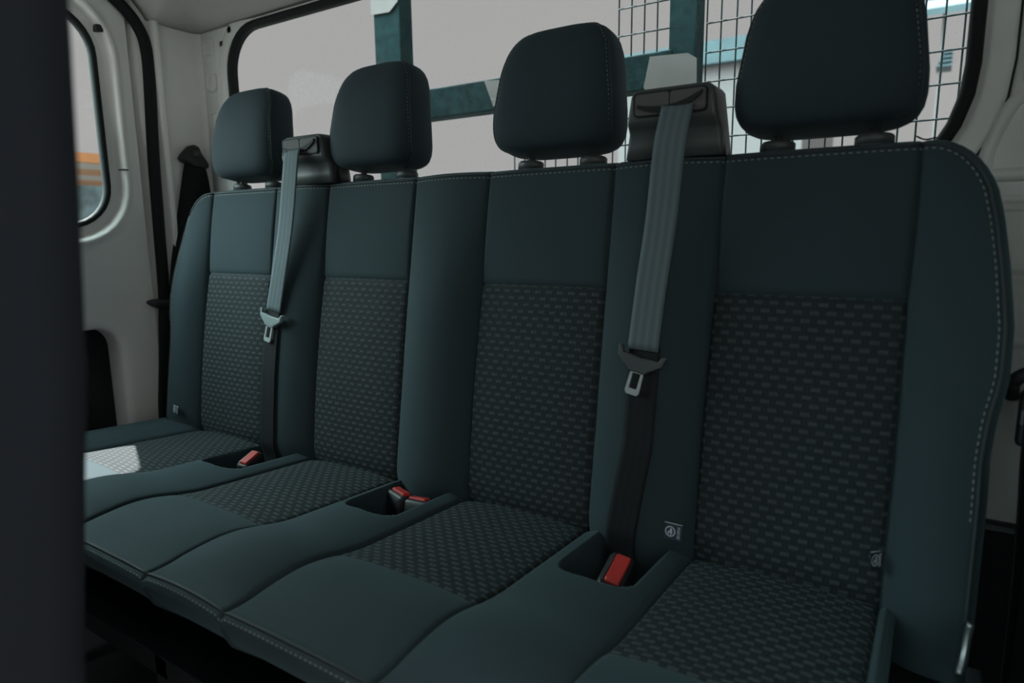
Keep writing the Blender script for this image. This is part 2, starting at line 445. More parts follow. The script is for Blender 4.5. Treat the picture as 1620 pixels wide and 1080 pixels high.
# seam pipings and stitches
topP = [BP(*lp2[k], hb(*lp2[k])-.0015)+Vector((0, -.0012, 0)) for k in range(len(loop))]
topP = [p for k, p in enumerate(topP) if lp2[k].y > (.13 if lp2[k].x > .7 else .0)]
topN = [bn]*len(topP)
v, f = dashes([p+bn*.001 for p in topP], topN, .0052, .0038, .0011, .0010)
obj('stitching', v, f, 'stitch', backrest, label='pale grey dashed stitching along the top edge')
pip = [BP(lp2[k].x+nn[k].x*.006, lp2[k].y+nn[k].y*.006, hb(*lp2[k])-.0015) for k in range(len(loop)) if lp2[k].y > 0]
v, f = tube(pip, .0022, 6); obj('piping', v, f, 'piping', backrest)

# cushion ------------------------------------------------------------
CC = cols(44); EC = .865
CX = [-(SEAM[7]+q*(EC-SEAM[7])) for q in reversed(ENDQ[1:])] + CC + [SEAM[7]+q*(.761-SEAM[7]) for q in ENDQ[1:]]
RC = list(np.linspace(-.07, .0, 5)) + list(np.linspace(.012, .15, 16)) + list(np.linspace(.156, .198, 18)) + list(np.linspace(.21, DW-.008, 10)) + [DW-.003, DW, DW+.003, DW+.01] + list(np.linspace(DW+.025, DF-.012, 14)) + [DF-.005, DF]
nX, nD = len(CX), len(RC)
PC = [[CP(x, d, hc(x, d)) for x in CX] for d in RC]
iDW = min(range(nD), key=lambda j: abs(RC[j]-DW))
cidx = lambda x: min(range(nX), key=lambda i: abs(CX[i]-x))
CPAN = [(cidx(SEAM[2*k]), cidx(SEAM[2*k+1])) for k in range(4)]
V = [p for r in PC for p in r]; F = []
for j in range(nD-1):
    for i in range(nX-1):
        if j < iDW and any(a <= i < b for a, b in CPAN): continue
        F.append((j*nX+i, (j+1)*nX+i, (j+1)*nX+i+1, j*nX+i+1))
loop = [(j, 0) for j in range(nD)] + [(nD-1, i) for i in range(1, nX)] + [(j, nX-1) for j in reversed(range(nD-1))]
l2 = [Vector((CX[i], RC[j])) for j, i in loop]; prev = [j*nX+i for j, i in loop]; n2 = []
for k in range(len(loop)):
    t = l2[min(k+2, len(l2)-1)]-l2[max(k-2, 0)]; n2.append(Vector((-t.y, t.x)).normalized())
for out, dn in ((.004, .0025), (.009, .005), (.011, .010), (.009, .02), (-.004, .045), (-.05, .09), (-.12, .13)):
    b = len(V); V += [CP(l2[k].x+n2[k].x*out, l2[k].y+n2[k].y*out, (hc(*l2[k]) if dn < .05 else 0)-dn) for k in range(len(loop))]
    for k in range(len(loop)-1): F.append((prev[k], b+k, b+k+1, prev[k+1]))
    prev = [b+k for k in range(len(loop))]
F.append(tuple(reversed(prev)))
cushion = obj('cushion', V, F, 'fabric', bench)
for a, b in CPAN:
    v = [PC[j][i] for j in range(iDW+1) for i in range(a, b+1)]; uv = [(CX[i], RC[j]) for j in range(iDW+1) for i in range(a, b+1)]
    f = [(j*(b-a+1)+i, (j+1)*(b-a+1)+i, (j+1)*(b-a+1)+i+1, j*(b-a+1)+i+1) for j in range(iDW) for i in range(b-a)]
    obj('woven_panel', v, f, 'woven', cushion, label='woven basket-pattern cushion panel', uv=uv)
fl = [k for k in range(len(l2)) if l2[k].y > DF-1e-4]
v, f = tube([CP(l2[k].x, l2[k].y+.004, hc(*l2[k])-.0012) for k in fl], .0020, 6); obj('piping', v, f, 'piping', cushion)
v, f = dashes([CP(l2[k].x, l2[k].y+.0105, hc(*l2[k])-.006) for k in fl], [(cf+cn).normalized()]*len(fl), .0045, .0035, .0009, .0010)
obj('stitching', v, f, 'stitch', cushion, label='pale dashed stitching along the front edge')
# metal base below
ms = [boxm(-.80, .80, -.40, -.36, -.25, -.18), boxm(-.80, .80, -.06, -.02, -.25, -.10)]
for x in (-.78, -.26, .26, .78): ms += [boxm(x-.02, x+.02, -.40, -.36, -.45, -.2), boxm(x-.02, x+.02, -.06, -.02, -.45, -.12), boxm(x-.02, x+.02, -.40, -.02, -.24, -.19)]
v, f = merge(*ms); mod_bevel(obj('base_frame', v, f, 'black', bench, smooth=False), .004)
# steel hinge bracket at the right end
hp = smoothpath([(.842, -.10, .062), (.840, -.104, .045), (.838, -.112, .028), (.834, -.125, .012)], 5)
v, f, _uv = ribbon(hp, (0, 1, .2), [.011]*len(hp), .006); brk = obj('hinge_bracket', v, f, 'darksteel', bench, label='curved steel hinge bracket at the right end')
v, f = merge(boxm(.800, .850, -.155, -.115, -.028, -.018), boxm(.846, .862, -.17, -.05, -.10, -.018))
mod_bevel(obj('foot_bracket', v, f, 'black', bench, smooth=False), .003)

# headrests ---------------------------------------------------------
def headrest(cx, label):
    H, s0 = .209, .627
    def ring(k, n=40):
        a = -math.pi/2 + math.pi*k; lo = a < 0; zz = math.copysign(abs(math.sin(a))**(.42 if lo else .52), math.sin(a)); sc = max(.004, abs(math.cos(a)))**(.30 if lo else .42)
        t = (zz+1)/2
        w = (.248 + (.198-.248)*t**1.5)/2*sc; d = (.112 + (.088-.112)*t)/2*sc
        s = s0 + H*t; hofs = -.024 + .012*math.sin(math.pi*t)
        pts = []
        for i in range(n):
            b = 2*math.pi*i/n; c_, s_ = math.cos(b), math.sin(b)
            px = math.copysign(abs(c_)**.50, c_)*w; ph = math.copysign(abs(s_)**.62, s_)*d
            pts.append(BP(cx+px, s, hofs+ph))
        return pts
    ks = [.0, .02, .05, .09, .14, .2, .26, .33, .4, .47, .53, .6, .67, .74, .8, .86, .91, .95, .98, 1.0]
    v, f = loft([ring(k) for k in ks])
    hr = obj('headrest', v, f, 'head', bench, label=label)
    for sgn in (1, -1):
        path = []
        for k in np.linspace(.13, .93, 30):
            r = ring(float(k), 120); jj = int(round(6+7*k)); idx = jj if sgn > 0 else 60-jj
            path.append(r[idx])
        v, f = tube(path, .0013, 5); obj('seam', v, f, 'piping', hr)
        nr = (bn*.6+Vector((sgn*.8, 0, 0))).normalized()
        pt2 = [p+Vector((-sgn*.0035, 0, 0))+bn*.0030 for p in path]
        v, f = dashes(pt2, [bn]*len(pt2), .0042, .0034, .0008, .0008)
        obj('stitching', v, f, 'stitch', hr)
    for sgn in (-1, 1):
        x = cx+sgn*.062
        v, f = tube([BP(x, .57, -.036), BP(x, .66, -.036)], .0065, 14); obj('post', v, f, 'darksteel', hr, label='steel headrest post')
        def cring(s, r, fl=1): return [BP(x+r*1.25*math.cos(2*math.pi*i/28), s, -.036+r*math.sin(2*math.pi*i/28)) for i in range(28)]
        rr = [cring(.585, .0185), cring(.603, .0195), cring(.6035, .0155), cring(.606, .0155), cring(.6065, .0195), cring(.617, .0195), cring(.6195, .0175), cring(.6200, .010)]
        v, f = loft(rr); obj('guide_collar', v, f, 'grey', hr)
HL = ['dark fabric headrest at the far left end of the bench', 'dark fabric headrest second from the left, in front of the rear post', 'dark fabric headrest third from the left, left of the large belt guide', 'largest dark fabric headrest, cut off by the top of the picture']
for k in range(4): headrest((k-1.5)*PITCH+.004, HL[k])

# belt guide housings on the seat top --------------------------------
def guide(cx, lab):
    y0, z0 = .065, .592
    def ring(t, ins):
        w0, w1 = .076-ins, .062-ins
        w = w0+(w1-w0)*t; z = z0+.102*t
        pts = rrect(cx-w, cx+w, y0+.004*t+ins*.5, y0+.082-ins, (.006, .006, .02, .02), 4, 4)
        return [Vector((a, b+ (.016*sst(.35, .55, t) - .016)*-1*(1 if b < y0+.03 else 0), z + (.006 if True else 0)*((a-cx)/.06)*0)) for a, b in pts]
    rr = [ring(t, 0) for t in (0, .2, .38, .44, .5, .56, .8, .9)] + [ring(.95, .003), ring(.985, .008), ring(1.0, .018)]
    v, f = loft(rr); h = obj('belt_guide', v, f, 'grey', bench, label=lab)
    yb = y0-.001
    # bezel frame lying on the upper front face
    fr0 = rrect(cx-.056, cx+.056, z0+.060, z0+.095, .006, 4, 3); fr1 = rrect(cx-.0535, cx+.0535, z0+.0625, z0+.0925, .005, 4, 3)
    P = lambda L, y: [Vector((a, y, b)) for a, b in L]
    v, f = loft([P(fr0, yb+.006), P(fr0, yb-.0008), P(fr1, yb-.0008), P(fr1, yb+.006)], caps=False); obj('bezel', v, f, 'rubber', h, smooth=False)
    for x0, x1 in ((cx-.0535, cx-.001), (cx+.001, cx+.0535)):
        L = rrect(x0, x1, z0+.0625, z0+.0925, .004, 3, 3)
        v, f = loft([P(L, yb+.006), P(L, yb-.0006)]); obj('bezel_panel', v, f, 'grey2', h, smooth=False)
    # smile-shaped slot lip
    top, bot = [], []
    for i in range(17):
        q = i/16; x = cx-.049+.098*q; e = (2*q-1)
        zt = z0+.0735+.008*e**2*(1 if e < 0 else 1.5)+.004*e; zb_ = z0+.0645+.012*abs(e)**2.4*(1 if e < 0 else 1.3)+.004*e
        top.append((x, zt)); bot.append((x, zb_))
    L = top+bot[::-1]
    v, f = loft([P(L, yb+.004), P(L, yb-.004), P([(a, b) for a, b in L], yb-.0045)]); obj('slot_lip', v, f, 'rubber', h, smooth=False)
    return h
guide(.431, 'grey plastic belt guide between the two right headrests')
guide(-.386, 'grey plastic belt guide between the two left headrests')

# anchor tags sewn into the backrest -----------------------------------
def tag(cx, s, w, hgt, logo=True, txt=True, rot=0):
    e = Vector((math.cos(rot), 0, 0)) + bn*math.sin(rot); h0 = hb(cx, s)+.007
    def P(a, b, h=0): return BP(cx, s, h0) + e*a + bt*b + e.cross(bt).normalized()*(-h if e.cross(bt).dot(bn) < 0 else h)
    v = [P(a, b, h) for h in (-.0006, .0006) for (a, b) in ((-w/2, -hgt/2), (w/2, -hgt/2), (w/2, hgt/2), (-w/2, hgt/2))]
    f = [(0, 3, 2, 1), (4, 5, 6, 7), (0, 1, 5, 4), (1, 2, 6, 5), (2, 3, 7, 6), (3, 0, 4, 7)]
    t = obj('anchor_tag', v, f, 'tagc', backrest, smooth=False, label='small navy fabric tag with a round pale child seat symbol')
    R = .0078; cxl = -w/2+.0095; V, F = [], []
    ring0 = [P(cxl+R*math.cos(i*math.pi/12), R*math.sin(i*math.pi/12), .0009) for i in range(24)]
    ring1 = [P(cxl+R*.8*math.cos(i*math.pi/12), R*.8*math.sin(i*math.pi/12), .0009) for i in range(24)]
    m1 = loft([ring0, ring1], caps=False)
    hd = [P(cxl+.001+.0018*math.cos(i*math.pi/6), .003+.0018*math.sin(i*math.pi/6), .0009) for i in range(12)]
    m2 = (hd, [tuple(range(12))])
    def bar(a, b, wd):
        a, b = Vector(a), Vector(b); t_ = (b-a).normalized(); n_ = Vector((-t_.y, t_.x))*wd
        q = [a+n_, a-n_, b-n_, b+n_]; return [P(cxl+p.x, p.y, .0009) for p in q], [(0, 1, 2, 3)]
    m3 = merge(bar((-.0035, -.001), (.003, .001), .0009), bar((-.003, -.004), (-.001, .0005), .0009), bar((.0005, -.005), (.003, -.001), .0009), bar((.001, .0015), (.001, -.002), .0012))
    v, f = merge(m1, m2, m3); obj('symbol', v, f, 'tagw', t, smooth=False, label='round pale symbol')
    if txt:
        tv, tf = text_mesh('ISOFIX', .0062)
        v = [P(w/2-.0045-p[1], p[0], .0009+p[2]) for p in tv]; obj('lettering', v, tf, 'tagw', t, smooth=False, label='vertical ISOFIX lettering')
    v, f = tube([P(-w/2, hgt/2, 0), P(w/2, hgt/2, 0)], .0007, 6); obj('hem', v, f, 'tagw', t)
tag(.484, .040, .027, .024)
tag(.745, .062, .023, .022, txt=True, rot=-1.0)
tag(-.797, .048, .030, .018, txt=True, rot=.15)

# ------------------------------------------------------------------ centre seat belts
def tongue(parent, c, e, dn, n, plast, scale=1.0):
    """c: centre of the bar, e: across, dn: down, n: outward"""
    def P(a, b, h): return c + e*(a*scale) + dn*(b*scale) + n*h
    prof = [(-.039, -.012), (-.034, -.012), (-.030, -.003), (0, -.001), (.030, -.003), (.034, -.012), (.039, -.012), (.036, .004), (.026, .012), (.018, .017), (.014, .022), (-.014, .022), (-.018, .017), (-.026, .012), (-.036, .004)]
    v, f = loft([[P(a*.96, b, -.003) for a, b in prof], [P(a, b, .001) for a, b in prof], [P(a, b, .0055) for a, b in prof], [P(a*.93, b*.9+.0008, .0075) for a, b in prof]])
    t = obj('tongue', v, f, plast, parent, smooth=False); mod_bevel(t, .0012, 2, 30)
    out = [(-.0165, .012), (-.0105, .020), (-.0115, .052), (-.0085, .0565), (.0085, .0565), (.0115, .052), (.0105, .020), (.0165, .012)]
    inn = [(-.0062, .020), (-.0064, .027), (-.0064, .046), (-.0050, .0475), (.0050, .0475), (.0064, .046), (.0064, .027), (.0062, .020)]
    lo = loft([[P(a, b, .0015) for a, b in out], [P(a, b, .0040) for a, b in out], [P(a, b, .0040) for a, b in inn], [P(a, b, .0015) for a, b in inn]], caps=False)
    n_ = 8; lo = (lo[0], lo[1]+[(3*n_+i, 3*n_+(i+1) % n_, (i+1) % n_, i) for i in range(n_)])
    v, f = merge(lo, ([P(a, b, h) for h in (.0015, .004) for a, b in ((-.012, .014), (.012, .014), (.0105, .0235), (-.0105, .0235))], [(0, 1, 2, 3), (7, 6, 5, 4), (0, 4, 5, 1), (1, 5, 6, 2), (2, 6, 7, 3), (3, 7, 4, 0)]))
    obj('latch_plate', v, f, 'steel', t, smooth=False, label='bright steel latch plate')
    return t
def centre_belt(pts_top, pts_low, tong, plast, label):
    r = empty('seat_belt', (tong[0], BP(*tong).y, 0), label, 'seat belt', 'belts from the seat top')
    P1 = smoothpath([p if isinstance(p, Vector) else BP(*p) for p in pts_top], 8)
    v, f, uv = ribbon(P1, (1, 0, 0), .0475); obj('webbing', v, f, 'belt', r, uv=uv)
    ss = [p[1] for p in reversed(pts_low)]; P2 = []
    for q in np.linspace(pts_low[0][1], pts_low[-1][1], 44):
        x = float(np.interp(q, ss, [p[0] for p in reversed(pts_low)])); h = float(np.interp(q, ss, [p[2] for p in reversed(pts_low)]))
        P2.append(BP(x, q, max(h, max(hb(x+d, q) for d in (-.024, -.012, 0, .012, .024))+.004)))
    v, f, uv = ribbon(P2, (1, 0, 0), .0475); obj('lower_webbing', v, f, 'black_shade_belt', r, uv=uv, label='lower webbing with its shade painted in black')  # grey strap coloured black here to stand in for shade
    dn = (BP(*pts_low[1])-BP(*pts_low[0])); e = Vector((1, 0, 0)); dn = (BP(*tong[:3])-BP(tong[0]+.012, tong[1]+.06, tong[2])).normalized()
    e = (e-dn*e.dot(dn)).normalized(); n = e.cross(dn).normalized()
    if n.dot(bn) < 0: n = -n
    tongue(r, BP(*tong), e, dn, n, plast)
    return r
centre_belt([Vector((.446, .0585, .661)), Vector((.447, .050, .655)), (.443, .60, .060), (.436, .50, .050), (.428, .40, .048), (.422, .304, .046)],
            [(.424, .310, .041), (.424, .24, .040), (.424, .16, .041), (.414, .08, .040), (.408, .02, .036), (.406, -.04, .030)],
            (.4215, .292, .046), 'grey', 'grey seat belt with steel tongue hanging between the two right seats')
centre_belt([Vector((-.398, .0585, .661)), Vector((-.396, .050, .655)), (-.399, .60, .052), (-.41, .50, .046), (-.424, .39, .046), (-.434, .316, .046)],
            [(-.438, .33, .041), (-.441, .25, .040), (-.442, .18, .041), (-.437, .08, .040), (-.432, .02, .036), (-.430, -.04, .030)],
            (-.435, .303, .046), 'tonguelight', 'grey seat belt with pale tongue hanging between the two left seats')

# ------------------------------------------------------------------ buckles
def buckle(loc, ax, side, label, tilt=0.0, scale=1.0):
    """ax: long axis pointing up out of the pocket, side: across"""
    r = empty('belt_buckle', loc, label, 'belt buckle', 'belt buckles in the cushion pockets')
    c = Vector(loc); a = Vector(ax).normalized(); e = Vector(side); e = (e-a*e.dot(a)).normalized(); n = e.cross(a).normalized()
    if n.z < 0: n = -n
    def P(x, y, h): return c+e*(x*scale)+n*(y*scale)+a*(h*scale)
    rr = []
    for h, w, d in ((-.046, .010, .004), (-.042, .014, .006), (-.037, .018, .009), (-.01, .020, .011), (.004, .0205, .0115), (.007, .018, .0095)):
        rr.append([P(x, y, h) for x, y in rrect(-w, w, -d, d, d*.45, 3, 2)])
    v, f = loft(rr); b = obj('body', v, f, 'black', r, smooth=True); mod_bevel(b, .001)
    L = rrect(-.0155, .0155, -.0075, .0055, .002, 3, 2)
    v, f = loft([[P(x, y, .005) for x, y in L], [P(x, y, .0095) for x, y in L], [P(x*.92, y*.9, .011) for x, y in L]]); obj('release_button', v, f, 'red', r, label='red release button', smooth=False)
    # thin bright edge strip beside the button
    v, f = loft([[P(x, y, .006) for x, y in rrect(-.0155, .0155, .0068, .0085, .0006, 2, 2)], [P(x, y, .0085) for x, y in rrect(-.0155, .0155, .0068, .0085, .0006, 2, 2)]]); obj('slot_strip', v, f, 'darksteel', r, smooth=False)
    return r
buckle((.428, -.098, -.006), (.22, -.30, .92), (-.06, 1, .2), 'red-buttoned belt buckle lying in the pocket below the right hanging belt', scale=1.7)
buckle((-.024, -.058, .000), (.10, .16, .97), (1, -.25, 0), 'left one of two red-buttoned buckles in the middle cushion pocket', scale=1.25)
buckle((.024, -.060, -.004), (-.05, .22, .97), (1, .05, 0), 'right one of two red-buttoned buckles in the middle cushion pocket', scale=1.25)
buckle((-.430, -.085, .002), (.15, -.30, .92), (-.15, 1, .2), 'red-buttoned belt buckle in the pocket below the left hanging belt', scale=1.35)

# ------------------------------------------------------------------ van shell
def structure(name, v, f, mat, parent=None, smooth=True, flip=False):
    return obj(name, v, f, mat, parent, kind='structure' if parent is None else None, smooth=smooth, flip=flip)
WR = (-.848, .797, .50, 1.014, (.16, .205, .11, .105))
YW = .24
def ringsW(R, lst, ax):
    out = []
    for d, y in lst: out.append([Vector((a, y, b)) if ax == 'y' else Vector((y, a, b)) for a, b in off_rr(R, d)])
    return out
rr = ringsW(WR, [(0, YW+.016), (0, YW+.004), (.004, YW), (.014, YW-.001), (.018, YW-.006), (.023, YW-.008), (.044, YW-.008), (.049, YW-.007), (.0505, YW+.003), (.0525, YW+.003), (.056, YW-.002), (.075, YW-.001)], 'y')
outer = rrect(-1.09, 1.02, -.45, 1.16, .004); rr.append([Vector((a, YW, b)) for a, b in outer])
v, f = loft(rr, caps=False); wall_rear = structure('wall_rear', v, f, 'rearpaint', flip=True)
gk = ringsW(WR, [(-.005, YW+.014), (-.006, YW+.002), (-.003, YW-.006), (.003, YW-.009), (.010, YW-.008), (.0135, YW-.002), (.010, YW+.01)], 'y')
v, f = loft(gk, caps=False); obj('window_gasket', v, f, 'rubber', wall_rear, flip=True, label='black rubber window gasket')
gl = [Vector((a, YW+.008, b)) for a, b in off_rr(WR, -.006)]; gl2 = [p+Vector((0, .004, 0)) for p in gl]
v, f = loft([gl, gl2]); structure('window_1', v, f, 'rearglass', smooth=False)
fl_ = [Vector((a, YW-.0005, b)) for a, b in off_rr(WR, .0515)]; v, f = tube(fl_+fl_[:1], .0016, 5, up=(0, 1, 0)); obj('flange_groove_shade', v, f, 'rubber', wall_rear, label='dark strip painting the groove shade around the window flange')  # dark strip drawn in as the shade of the groove
# pressed ridges of the rear wall, right side
def ridge(path, rad, parent, flat=.55, mat='rearpaint', name='pressed_ridge', up=(0, -1, 0)):
    v, f = tube(smoothpath(path, 5), rad, 8, flat, up); return obj(name, v, f, mat, parent)
ridge([(.829, YW, .54), (.826, YW, .575), (.832, YW, .602), (.846, YW, .640), (.858, YW, .655), (.875, YW, .660), (.95, YW, .663)], .010, wall_rear)
for z, r_ in ((.553, .010), (.520, .006), (.508, .006), (.425, .008), (.412, .006), (.32, .009)): ridge([(.80, YW, z), (.88, YW, z), (.97, YW, z+.001)], r_, wall_rear)
ridge([(.862, YW, .79), (.861, YW, .70), (.866, YW, .672), (.90, YW, .668)], .006, wall_rear)
# left-hand pressed pockets, seam and clips
for z0, z1, x0, x1 in ((.968, 1.014, -.962, -.915), (.872, .922, -.958, -.912), (.775, .825, -.955, -.910), (.66, .72, -.955, -.908)):
    L = rrect(x0, x1, z0, z1, .012, 4, 2); L2 = rrect(x0+.006, x1-.006, z0+.006, z1-.006, .008, 4, 2)
    v, f = loft([[Vector((a, YW, b)) for a, b in L], [Vector((a, YW-.009, b)) for a, b in rrect(x0+.002, x1-.002, z0+.002, z1-.002, .011, 4, 2)], [Vector((a, YW-.009, b)) for a, b in L2], [Vector((a, YW+.006, b)) for a, b in rrect(x0+.009, x1-.009, z0+.009, z1-.009, .006, 4, 2)]], caps=False)
    obj('pressed_pocket', v, f, 'rearpaint', wall_rear)
v, f = tube([(-.878, YW, .60), (-.879, YW, 1.0)], .0018, 6); obj('panel_seam', v, f, 'rubber', wall_rear)
v, f = boxm(-.882, -.866, YW-.008, YW, .982, .996); mod_bevel(obj('clip', v, f, 'black', wall_rear, smooth=False), .002)
v, f = tube([(-.836, YW-.008, 1.018), (-.836, YW+.004, 1.018)], .0085, 14, up=(0, 0, 1)); obj('grommet', v, f, 'black', wall_rear)
# scuffs
random.seed(3)
def scuff(x, z, w, h):
    n = 11; p = [(x+w*math.cos(6.283*i/n)*random.uniform(.4, 1), z+h*math.sin(6.283*i/n)*random.uniform(.3, 1)) for i in range(n)]
    v = [Vector((a, YW-.0006, b)) for a, b in p]+[Vector((a, YW+.0006, b)) for a, b in p]
    obj('scuff_mark', v, [tuple(range(n))]+[(i, i+n, (i+1) % n+n, (i+1) % n) for i in range(n)], 'scuff', wall_rear, smooth=False)
for a in ((.846, .6015, .006, .0016), (.850, .597, .003, .005), (.868, .603, .012, .0012), (.872, .59, .0012, .012), (.836, .621, .003, .004), (.8395, .6255, .002, .002), (.842, .592, .0015, .004), (.846, .553, .008, .0012), (.866, .594, .003, .004), (.885, .6035, .012, .0012)): scuff(*a)
v, f = tube(smoothpath([(.741, YW-.014, .612), (.752, YW-.02, .606), (.766, YW-.016, .608)], 4), .0012, 6); obj('loose_thread', v, f, 'rubber', wall_rear)

v, f = boxm(.45, .98, YW-.03, YW-.002, -.45, .06); mod_bevel(structure('shade_panel', v, f, 'black', smooth=False), .01)  # black sheet added to darken the shaded lower rear corner
# left wall: body pillar profile between door and rear corner
prof = [(.055, -1.03), (.062, -1.0), (.070, -.990), (.098, -.988), (.102, -.972), (.106, -.967), (.116, -.967), (.121, -.972), (.126, -.982), (.150, -.985), (.19, -.987), (.215, -.987), (.232, -.982), (.242, -.972)]
v, f = grid(len(prof), 12, lambda i, j: Vector((prof[i][1], prof[i][0], -.45+1.57*j/11)))
v, f = merge((v, [tuple(reversed(q)) for q in f]), boxm(-1.10, -1.085, .07, .32, -.5, 1.2), boxm(-1.09, -1.029, .044, .07, -.5, 1.2))
wall_left = structure('wall_left', v, f, 'paint')
# sliding door
DR = (-.86, -.036, .512, 1.022, (.11, .10, .10, .11))
XD = -1.0
rr = ringsW(DR, [(0, XD-.012), (0, XD-.006), (.004, XD), (.018, XD), (.026, XD+.001), (.036, XD+.016), (.041, XD+.021), (.046, XD+.021), (.052, XD+.015), (.060, XD+.011), (.068, XD+.010)], 'x')
rr.append([Vector((XD+.008, a, b)) for a, b in rrect(-1.0, .045, .395, 1.12, .0015)])
up_ = loft(rr, caps=False)
PK = (-.62, -.052, -.22, .252, (.05, .05, .055, .06))
rr = ringsW(PK, [(0, XD-.07), (0, XD-.004), (.006, XD+.006), (.02, XD+.010)], 'x')
rr.append([Vector((XD+.008, a, b)) for a, b in rrect(-1.0, .045, -.45, .395, .0015)])
lo_ = loft(rr, caps=False)
rr = ringsW(DR, [(0, XD-.012), (.06, XD-.03), (.07, XD-.035)], 'x') + [[Vector((XD-.035, a, b)) for a, b in rrect(-1.0, .09, .395, 1.2, .02)]]
so_ = loft(rr, caps=False)
v, f = merge(up_, lo_, so_, boxm(XD-.09, XD-.085, -1.0, .09, -.5, .396), boxm(XD-.09, XD-.035, -1.0, .09, .39, .396), boxm(XD-.035, XD+.0, -1.02, -1.0, .39, 1.16), boxm(XD-.09, XD+.0, -1.02, -1.0, -.5, .396)); door = structure('door_1', v, f, 'paint', flip=False)
v, f = loft([[Vector((XD+.008, y, z)) for y, z in ((.045, -.45), (.045, 1.12))], [Vector((XD-.03, y, z)) for y, z in ((.052, -.45), (.052, 1.12))]], caps=False, closed=False)
obj('door_edge', v, f, 'paint', door)
v, f = loft([[Vector((XD-.06, a, b)) for a, b in off_rr(PK, .01)], [Vector((XD-.075, a, b)) for a, b in off_rr(PK, .01)]]); obj('storage_recess', v, f, 'black', door, label='black open storage recess')
gk = ringsW(DR, [(-.006, XD-.014), (-.008, XD-.003), (-.005, XD+.004), (.001, XD+.006), (.006, XD+.004), (.007, XD), (.004, XD-.02)], 'x')
v, f = loft(gk, caps=False); obj('window_gasket', v, f, 'rubber', door, label='black rubber window gasket')
gl = [Vector((XD-.006, a, b)) for a, b in off_rr(DR, -.004)]; v, f = loft([gl, [p-Vector((.004, 0, 0)) for p in gl]]); structure('window_2', v, f, 'doorglass', smooth=False)
for y, z, a, b in ((-.022, .987, .008, .008), (.0, .652, .008, .0016)):
    v, f = boxm(XD-.002, XD+(.018 if z > .9 else .0245), y-a, y+a, z-b, z+b); mod_bevel(obj('clip', v, f, 'black', door, smooth=False), .001)
# door seal
sp_ = smoothpath([(-.982, -.03, 1.10), (-.982, .045, 1.045), (-.982, .078, 1.0), (-.982, .088, .955), (-.982, .088, .88), (-.982, .079, .7), (-.982, .074, .5), (-.982, .070, .33), (-.982, .062, .24), (-.98, .052, .15), (-.98, .044, .08), (-.98, .036, 0), (-.98, .034, -.2), (-.98, .034, -.44)], 5)
v, f = tube(sp_, .0155, 12, .75, (1, 0, 0)); structure('trim_1', v, f, 'rubber')
# right wall, floor, ceiling
v, f = merge(boxm(.985, 1.01, -.72, .25, -.45, 1.16), boxm(.985, 1.01, -1.74, -.72, -.45, -.36), boxm(.985, 1.01, -1.74, -.72, 1.02, 1.16), boxm(.985, 1.01, -1.74, -1.62, -.36, 1.02)); structure('wall_right', v, f, 'paint', smooth=False)  # unseen; door opening and solid length shaped to balance the light
v, f = boxm(-1.06, -1.0, -1.74, -1.02, -.45, .52); structure('left_light_block', v, f, 'paint', smooth=False)  # unseen box added to block low light from the left front
v, f = boxm(-1.10, 1.02, -1.8, .30, -.50, -.45); structure('floor', v, f, 'floor', smooth=False)
def cz(x, y):
    e = max(sst(.80, .985, abs(x))*sst(.045, .10, y), sst(.10, .238, y))
    return 1.085 - .055*e**1.6
xs = list(np.linspace(-.985, -.78, 14))+list(np.linspace(-.7, .7, 10))+list(np.linspace(.78, .985, 14)); ys = list(np.linspace(-1.7, .05, 10))+list(np.linspace(.08, .238, 12))
lo_ = grid(len(xs), len(ys), lambda i, j: Vector((xs[i], ys[j], cz(xs[i], ys[j]))))
n = len(lo_[0]); top = [p.copy() for p in lo_[0]]
for p in top: p.z = 1.16
edge = [j*len(xs) for j in range(len(ys))]+[(len(ys)-1)*len(xs)+i for i in range(1, len(xs))]+[j*len(xs)+len(xs)-1 for j in reversed(range(len(ys)-1))]+[i for i in reversed(range(1, len(xs)-1))]
V = lo_[0]+top; F = [tuple(reversed(q)) for q in lo_[1]]+[tuple(i+n for i in q) for q in lo_[1]]+[(edge[k], edge[k]+n, edge[(k+1) % len(edge)]+n, edge[(k+1) % len(edge)]) for k in range(len(edge))]
V, F = merge((V, F), boxm(-1.04, 1.03, -1.8, .46, 1.16, 1.2)); structure('ceiling', V, F, 'headliner')  # unseen roof overhang added to keep sun off the rear glass
v, f = boxm(-1.05, 1.02, -1.80, -1.74, -.45, .80); structure('front_light_block', v, f, 'black', smooth=False)  # unseen wall added, its height set to limit light from ahead
# wheel-arch side trim on the right
def sp2(y0, y1, z): return 0
pr = [(-.75, .06), (-.62, .17), (-.45, .24), (-.28, .275), (-.12, .275), (.02, .235), (.10, .15), (.13, .02), (.13, -.449), (-.75, -.449)]
pr = [(p.x, p.y) for p in smoothpath([Vector((a, b, 0)) for a, b in pr[:8]], 4)] + [(.13, -.449), (-.75, -.449)]
v, f = loft([[Vector((.984, a, b)) for a, b in pr], [Vector((.915, a, b)) for a, b in pr], [Vector((.905, a*.97-.01, b*.96-.012) if b > -.4 else (.905, a, b)) for a, b in pr]])
structure('trim_2', v, f, 'black', smooth=False)

